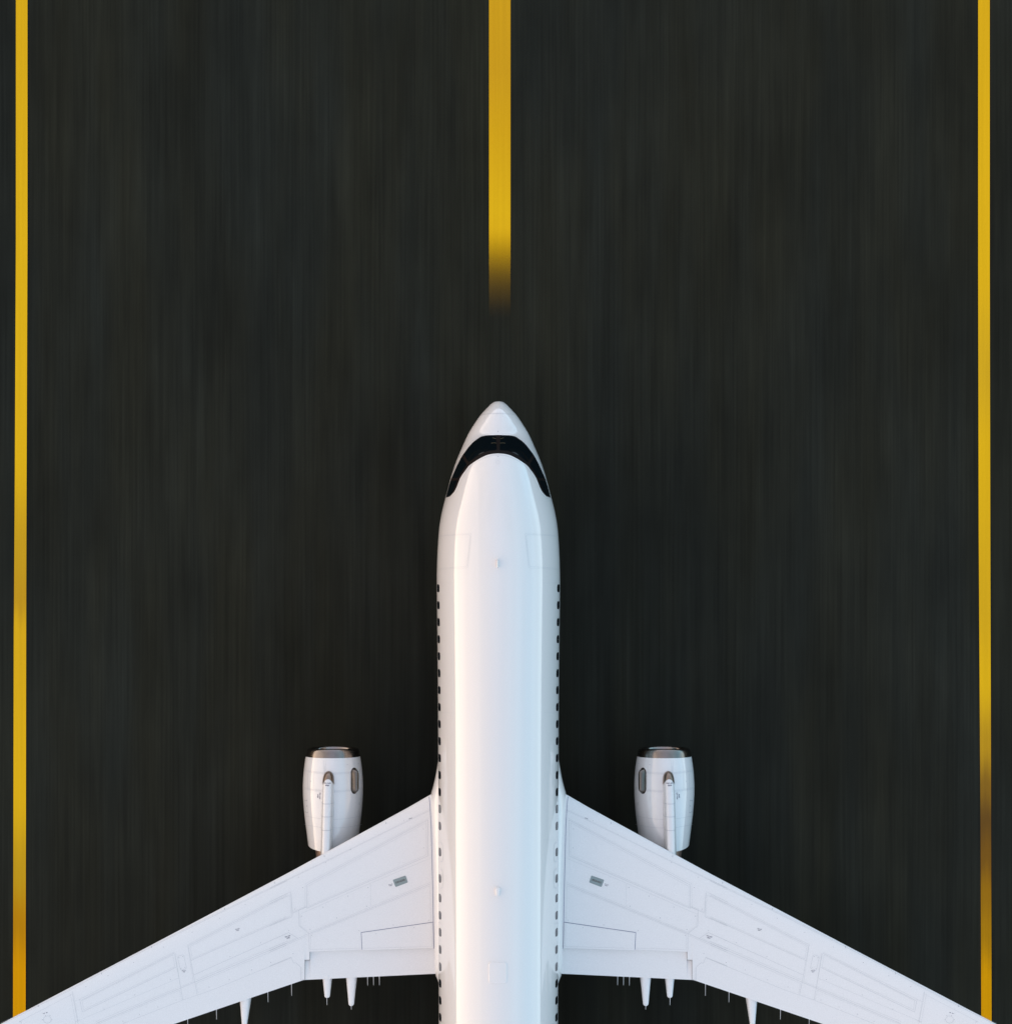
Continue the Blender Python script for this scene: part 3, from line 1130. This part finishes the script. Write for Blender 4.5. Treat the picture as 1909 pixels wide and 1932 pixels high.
def make_engine(sg):
    e = part(cb, 'engine', [M['nacelle'], M['seam'], M['rivet'], M['ink'], M['bronze']], sg=sg, angle=40)
    e.name = 'engine'
    # inlet lip: outside, crest, throat
    lb = MB()
    prof = [(1427.0, 51.3 * KE + 0.001)]
    for v in (1424, 1421, 1418.5, 1416.5, 1415, 1413.8, 1412.8, 1412.1, 1411.6):
        prof.append((v, fR(v) + 0.001))
    prof += [(1411.3, 44.0 * KE), (1411.4, 43.0 * KE), (1412.0, 42.0 * KE), (1413.5, 41.0 * KE), (1416, 40.2 * KE), (1420, 39.7 * KE), (1426, 39.5 * KE)]
    rows = []
    for v, R in prof:
        rows.append([(EX + R * cos(2 * pi * i / 96), ye(v) + droop(v, sin(2 * pi * i / 96), R), ZE + R * sin(2 * pi * i / 96)) for i in range(96)])
    lb.grid(rows, close=True)
    sub(lb, 'inlet_lip', M['lip'], e, sg=sg, angle=70, outward=False)
    # intake barrel, fan, spinner
    bb = MB()
    rows = []
    for v, R in ((1426, 39.5), (1445, 40.5), (1466, 41.5)):
        rows.append([(EX + R * KE * cos(2 * pi * i / 64), ye(v) + droop(v, sin(2 * pi * i / 64), R * KE), ZE + R * KE * sin(2 * pi * i / 64)) for i in range(64)])
    bb.grid(rows, close=True)
    bb.poly(rows[-1])
    sub(bb, 'intake_duct', M['dark'], e, sg=sg, angle=40)
    fm = MB()
    for k in range(24):
        a = 2 * pi * k / 24
        rr = []
        for q in frange(0.25, 0.98, 5):
            R = 41.2 * KE * q
            tw = 0.10 + 0.05 * q
            rr.append([(EX + R * cos(a - tw), ye(1459) + 0.03, ZE + R * sin(a - tw)), (EX + R * cos(a + tw), ye(1463.5), ZE + R * sin(a + tw))])
        fm.grid(rr)
    sub(fm, 'fan', M['fan'], e, sg=sg)
    sm = MB()
    sm.grid([[(EX + r * cos(2 * pi * i / 32), ye(v), ZE + r * sin(2 * pi * i / 32)) for i in range(32)] for v, r in ((1440, 0.01), (1443, 0.08), (1449, 0.15), (1459, 0.22))], close=True, cap0=True)
    sub(sm, 'spinner', M['dark'], e, sg=sg, outward=True)
    # core nozzle and plug
    nm = MB()
    nm.grid([[(EX + r * KE * cos(2 * pi * i / 48), ye(v) + 0.03 * sin(2 * pi * i / 48), ZE + r * KE * sin(2 * pi * i / 48)) for i in range(48)]
             for v, r in ((1575, 36), (1592, 34.6), (1604, 33.2), (1616, 31.4), (1632, 29), (1640, 27.5), (1640, 26.5), (1620, 27))], close=True)
    nm.grid([[(EX + r * KE * cos(2 * pi * i / 48), ye(v), ZE + r * KE * sin(2 * pi * i / 48)) for i in range(48)]
             for v, r in ((1620, 20), (1640, 16), (1662, 8), (1675, 1))], close=True, cap1=True)
    sub(nm, 'exhaust_nozzle', M['hot'], e, sg=sg, angle=50)
    # raised bronze vent on the inboard shoulder: flange + ridge
    vm = MB()
    cxx, cyy = 911, 620

    def vring(hw_, hl, off):
        out = []
        # capsule: straight flanks, blunt tapered ends
        half = [(1.0, 0.0), (1.0, 0.22), (1.0, 0.44), (1.0, 0.62), (0.94, 0.74), (0.80, 0.83), (0.62, 0.91), (0.42, 0.97), (0.2, 1.0), (0.0, 1.0)]
        q1 = half
        q2 = [(-a, b) for a, b in reversed(half[:-1])]
        q3 = [(-a, -b) for a, b in half[1:]]
        q4_ = [(a, -b) for a, b in reversed(half[1:-1])]
        for a, b in q1 + q2 + q3 + q4_:
            X, Y = hw_ * a, hl * b
            b = np_(*Z5(cxx + X, cyy + Y), 0.0)
            n = Vector((b[0] - EX, 0, b[2] - ZE)).normalized()
            out.append((b[0] + n.x * off, b[1], b[2] + n.z * off))
        return out
    vm.grid([vring(53, 208, -0.01), vring(53, 208, 0.012), vring(50, 204, 0.02), vring(41, 192, 0.010), vring(38, 188, 0.030), vring(31, 176, 0.095), vring(20, 160, 0.150), vring(10, 146, 0.172), vring(1, 136, 0.176)], close=True)
    sub(vm, 'nacelle_vent', M['vent'], e, sg=sg, angle=45)
    # pylon with bronze nose cap
    seamf = lambda th: 1471.0 + 12.5 * abs(cos(th)) ** 1.6
    pm = MB()
    g_ = []
    for i in range(40):
        q = i / 39
        r = []
        for j in range(29):
            th = pi * j / 28
            v0 = seamf(th) - 0.5
            r.append(pyl(v0 + (1634 - v0) * q, th, 0.0))
        g_.append(r)
    pm.grid(g_)
    for vv in (1516, 1540.5, 1566):
        pm.grid([[pyl(vv + 1.5 * sin(th) - 0.4, th, 0.003), pyl(vv + 1.5 * sin(th) + 0.4, th, 0.003)] for th in frange(0.02, pi - 0.02, 25)], m=1)

    def pproj(u, v):
        zc = ZPY0 + (ZPY1 - ZPY0) * (v - 1457) / 178.0
        x, y = px(u, v, zc)
        w = fpw(v) * (D - zc) / F
        xcen = abs(px(pcx(v), v, zc)[0])
        q = max(-0.98, min(0.98, (abs(x) - xcen) / w))
        th = math.acos(math.copysign(abs(q) ** (1 / 0.72), q))
        p = pyl(v, th, 0.004)
        return (abs(x), p[1], p[2])
    text_faces(pm, 'Do not\nstep', *Z5(482, 676), 0, 4.6, 2, pproj)
    sub(pm, 'pylon', [M['nacelle'], M['seam'], M['ink']], e, sg=sg, angle=50)
    cm = pylon_mesh(1457.0, seamf, 0.008)
    sub(cm, 'pylon_cap', M['bronze'], e, sg=sg, angle=60)
    return e


for sg in (-1, 1):
    make_engine(sg)

# ------------------------------------------------------------------ landing gear, standing on the runway
M['tyre'] = simple('tyre_rubber', (0.012, 0.012, 0.012), 0.8, spec=0.2)
M['steel'] = simple('gear_steel', (0.55, 0.55, 0.55), 0.4, metal=0.6)


def tube(mb, p, q, r0, r1, n=16, m=0):
    p, q = Vector(p), Vector(q)
    d = (q - p).normalized()
    a = d.orthogonal().normalized()
    b = d.cross(a)
    mb.grid([[tuple(p + (a * cos(2 * pi * i / n) + b * sin(2 * pi * i / n)) * r0) for i in range(n)],
             [tuple(q + (a * cos(2 * pi * i / n) + b * sin(2 * pi * i / n)) * r1) for i in range(n)]], close=True, cap0=True, cap1=True, m=m)


def gear(x, y, ztop, wr, ww, gap):
    g_ = MB()
    za = -ZP + wr
    tube(g_, (x, y, ztop), (x, y, za + wr * 0.6), 0.11, 0.10)
    tube(g_, (x, y, za + wr * 0.7), (x, y, za - 0.06), 0.075, 0.075)
    tube(g_, (x - gap / 2 - ww * 0.3, y, za), (x + gap / 2 + ww * 0.3, y, za), 0.06, 0.06)
    tube(g_, (x, y, za + wr * 0.8), (x * 0.75, y + 0.9, ztop + 0.05), 0.05, 0.05)
    o = part(g_, 'landing_gear', M['steel'], angle=50, outward=True)
    for s_ in (-1, 1):
        cx = x + s_ * gap / 2
        t_ = MB()
        prof = [(-0.30, 0.52), (-0.42, 0.60), (-0.5, 0.75), (-0.48, 0.90), (-0.36, 0.98), (-0.15, 1.0), (0.15, 1.0), (0.36, 0.98), (0.48, 0.90), (0.5, 0.75), (0.42, 0.60), (0.30, 0.52)]
        t_.grid([[(cx + a * ww, y + wr * r * cos(2 * pi * i / 40), za + wr * r * sin(2 * pi * i / 40)) for i in range(40)] for a, r in prof], close=True)
        for a in (-0.30, 0.30):
            t_.grid([[(cx + a * ww, y + wr * r * cos(2 * pi * i / 40), za + wr * r * sin(2 * pi * i / 40)) for i in range(40)] for r in (0.52, 0.3, 0.02)], close=True, m=1)
        sub(t_, 'wheel', [M['tyre'], M['steel']], o, angle=40)


gear(0.0, -1.7, -1.80, 0.38, 0.24, 0.50)
for sg in (-1, 1):
    gear(sg * 3.75, -13.3, zbase(3.75) - 0.12, 0.58, 0.42, 0.92)

# ------------------------------------------------------------------ tail (behind the frame)
def slab(root_le, root_te, tip_le, tip_te, t=0.1, n=14):
    """lofted symmetrical surface between two chords; points are 3-D"""
    m = MB()
    rows = []
    up = (Vector(tip_le) - Vector(root_le)).normalized()
    ch = (Vector(root_te) - Vector(root_le)).normalized()
    nrm = up.cross(ch).normalized()
    for i in range(n):
        q = i / (n - 1)
        le = Vector(root_le).lerp(Vector(tip_le), q)
        te = Vector(root_te).lerp(Vector(tip_te), q)
        c = (te - le).length
        r = []
        cs = [(1 - cos(pi * j / 16)) / 2 for j in range(17)]
        for x in reversed(cs):
            r.append(tuple(le.lerp(te, x) + nrm * c * t * naca(x)))
        for x in cs[1:-1]:
            r.append(tuple(le.lerp(te, x) - nrm * c * t * naca(x)))
        rows.append(r)
    m.grid(rows, close=True, cap0=True, cap1=True)
    return m


part(slab((0, -25.6, 1.6), (0, -32.4, 1.3), (0, -30.6, 7.8), (0, -32.9, 7.8)), 'tail_fin', M['paint'], outward=True)
for sg in (-1, 1):
    part(slab((0.5, -28.6, 0.6), (0.4, -32.6, 0.75), (6.2, -32.2, 1.2), (6.2, -33.7, 1.25), 0.09), 'tailplane', M['wing'], sg=sg, outward=True)

# ------------------------------------------------------------------ light
CLOUD_COVER, CLOUD_L, HZ_GAIN = 0.85, 7.3, 7.6
SUN_EL = radians(14)
SUN_AZ = radians(-95)       # clockwise from +Y: low on the left
sdir = Vector((sin(SUN_AZ) * cos(SUN_EL), cos(SUN_AZ) * cos(SUN_EL), sin(SUN_EL)))
sun = bpy.data.lights.new('sun', 'SUN')
sun.energy = 0.5
sun.angle = radians(82)
sun.color = (1.0, 0.84, 0.70)
so = bpy.data.objects.new('sun', sun)
so.rotation_euler = sdir.to_track_quat('Z', 'Y').to_euler()
so.location = (-60, 10, 60)
col.objects.link(so)

w = bpy.data.worlds.new('World')
scene.world = w
w.use_nodes = True
nt = w.node_tree
bg = nt.nodes['Background']
sky = nt.nodes.new('ShaderNodeTexSky')
sky.sky_type = 'NISHITA'
sky.sun_disc = False
sky.sun_elevation = SUN_EL
sky.sun_rotation = SUN_AZ
sky.altitude = 50
sky.air_density = 1.0
sky.dust_density = 1.5
sky.ozone_density = 1.0
# thin high cloud over the clear sky: warm on the sun's side, blue on the far side, brighter towards the horizon
wtc = nt.nodes.new('ShaderNodeTexCoord')
wsp = nt.nodes.new('ShaderNodeSeparateXYZ')
nt.links.new(wtc.outputs['Generated'], wsp.inputs[0])
cr = nt.nodes.new('ShaderNodeValToRGB')
CLOUD = [(0.0, (1.04, 0.84, 0.72)), (0.22, (0.98, 0.88, 0.85)), (0.42, (0.80, 0.81, 0.97)), (0.56, (0.75, 0.82, 1.03)), (0.76, (0.66, 0.88, 1.08)), (0.93, (0.44, 0.84, 1.12)), (1.0, (0.76, 0.90, 0.95))]
el = cr.color_ramp.elements
while len(el) < len(CLOUD):
    el.new(0.5)
for e, (p, c) in zip(el, CLOUD):
    e.position = p
    e.color = (*c, 1)
nt.links.new(mrange(nt, wsp.outputs['X'], -1, 1, 0, 1), cr.inputs['Fac'])
cmap = nt.nodes.new('ShaderNodeMapping')
cmap.inputs['Scale'].default_value = (1.6, 1.2, 5.0)
nt.links.new(wtc.outputs['Generated'], cmap.inputs['Vector'])
cn = nt.nodes.new('ShaderNodeTexNoise')
cn.inputs['Scale'].default_value = 1.4
cn.inputs['Detail'].default_value = 6
nt.links.new(cmap.outputs[0], cn.inputs['Vector'])
wisp = mrange(nt, cn.outputs['Fac'], 0.35, 0.65, 0.85, 1.15)
hz = math_(nt, 'POWER', math_(nt, 'SUBTRACT', 1.0, math_(nt, 'ABSOLUTE', wsp.outputs['Z'], 0.0)), 3.2)
lev = math_(nt, 'MULTIPLY', math_(nt, 'ADD', math_(nt, 'MULTIPLY', hz, HZ_GAIN), CLOUD_L), wisp)
csc = nt.nodes.new('ShaderNodeVectorMath')
csc.operation = 'SCALE'
nt.links.new(cr.outputs['Color'], csc.inputs[0])
nt.links.new(lev, csc.inputs['Scale'])
wm = nt.nodes.new('ShaderNodeMix')
wm.data_type = 'RGBA'
wm.inputs['Factor'].default_value = CLOUD_COVER
nt.links.new(sky.outputs[0], wm.inputs['A'])
nt.links.new(csc.outputs[0], wm.inputs['B'])
nt.links.new(wm.outputs['Result'], bg.inputs['Color'])
bg.inputs['Strength'].default_value = 0.13

# ------------------------------------------------------------------ camera
cam = bpy.data.cameras.new('camera')
cam.sensor_fit = 'HORIZONTAL'
cam.sensor_width = 36
cam.lens = 36 * F / 1909.0
cam.clip_start = 1
cam.clip_end = 20000
co = bpy.data.objects.new('camera', cam)
co.location = (0, 0, ZP + D)
col.objects.link(co)
scene.camera = co

vs = scene.view_settings
vs.view_transform = 'Standard'
vs.look = 'None'
vs.gamma = 1
vs.use_curve_mapping = False
vs.exposure = 0.15
scene.cycles.use_denoising = True
scene.cycles.max_bounces = 6
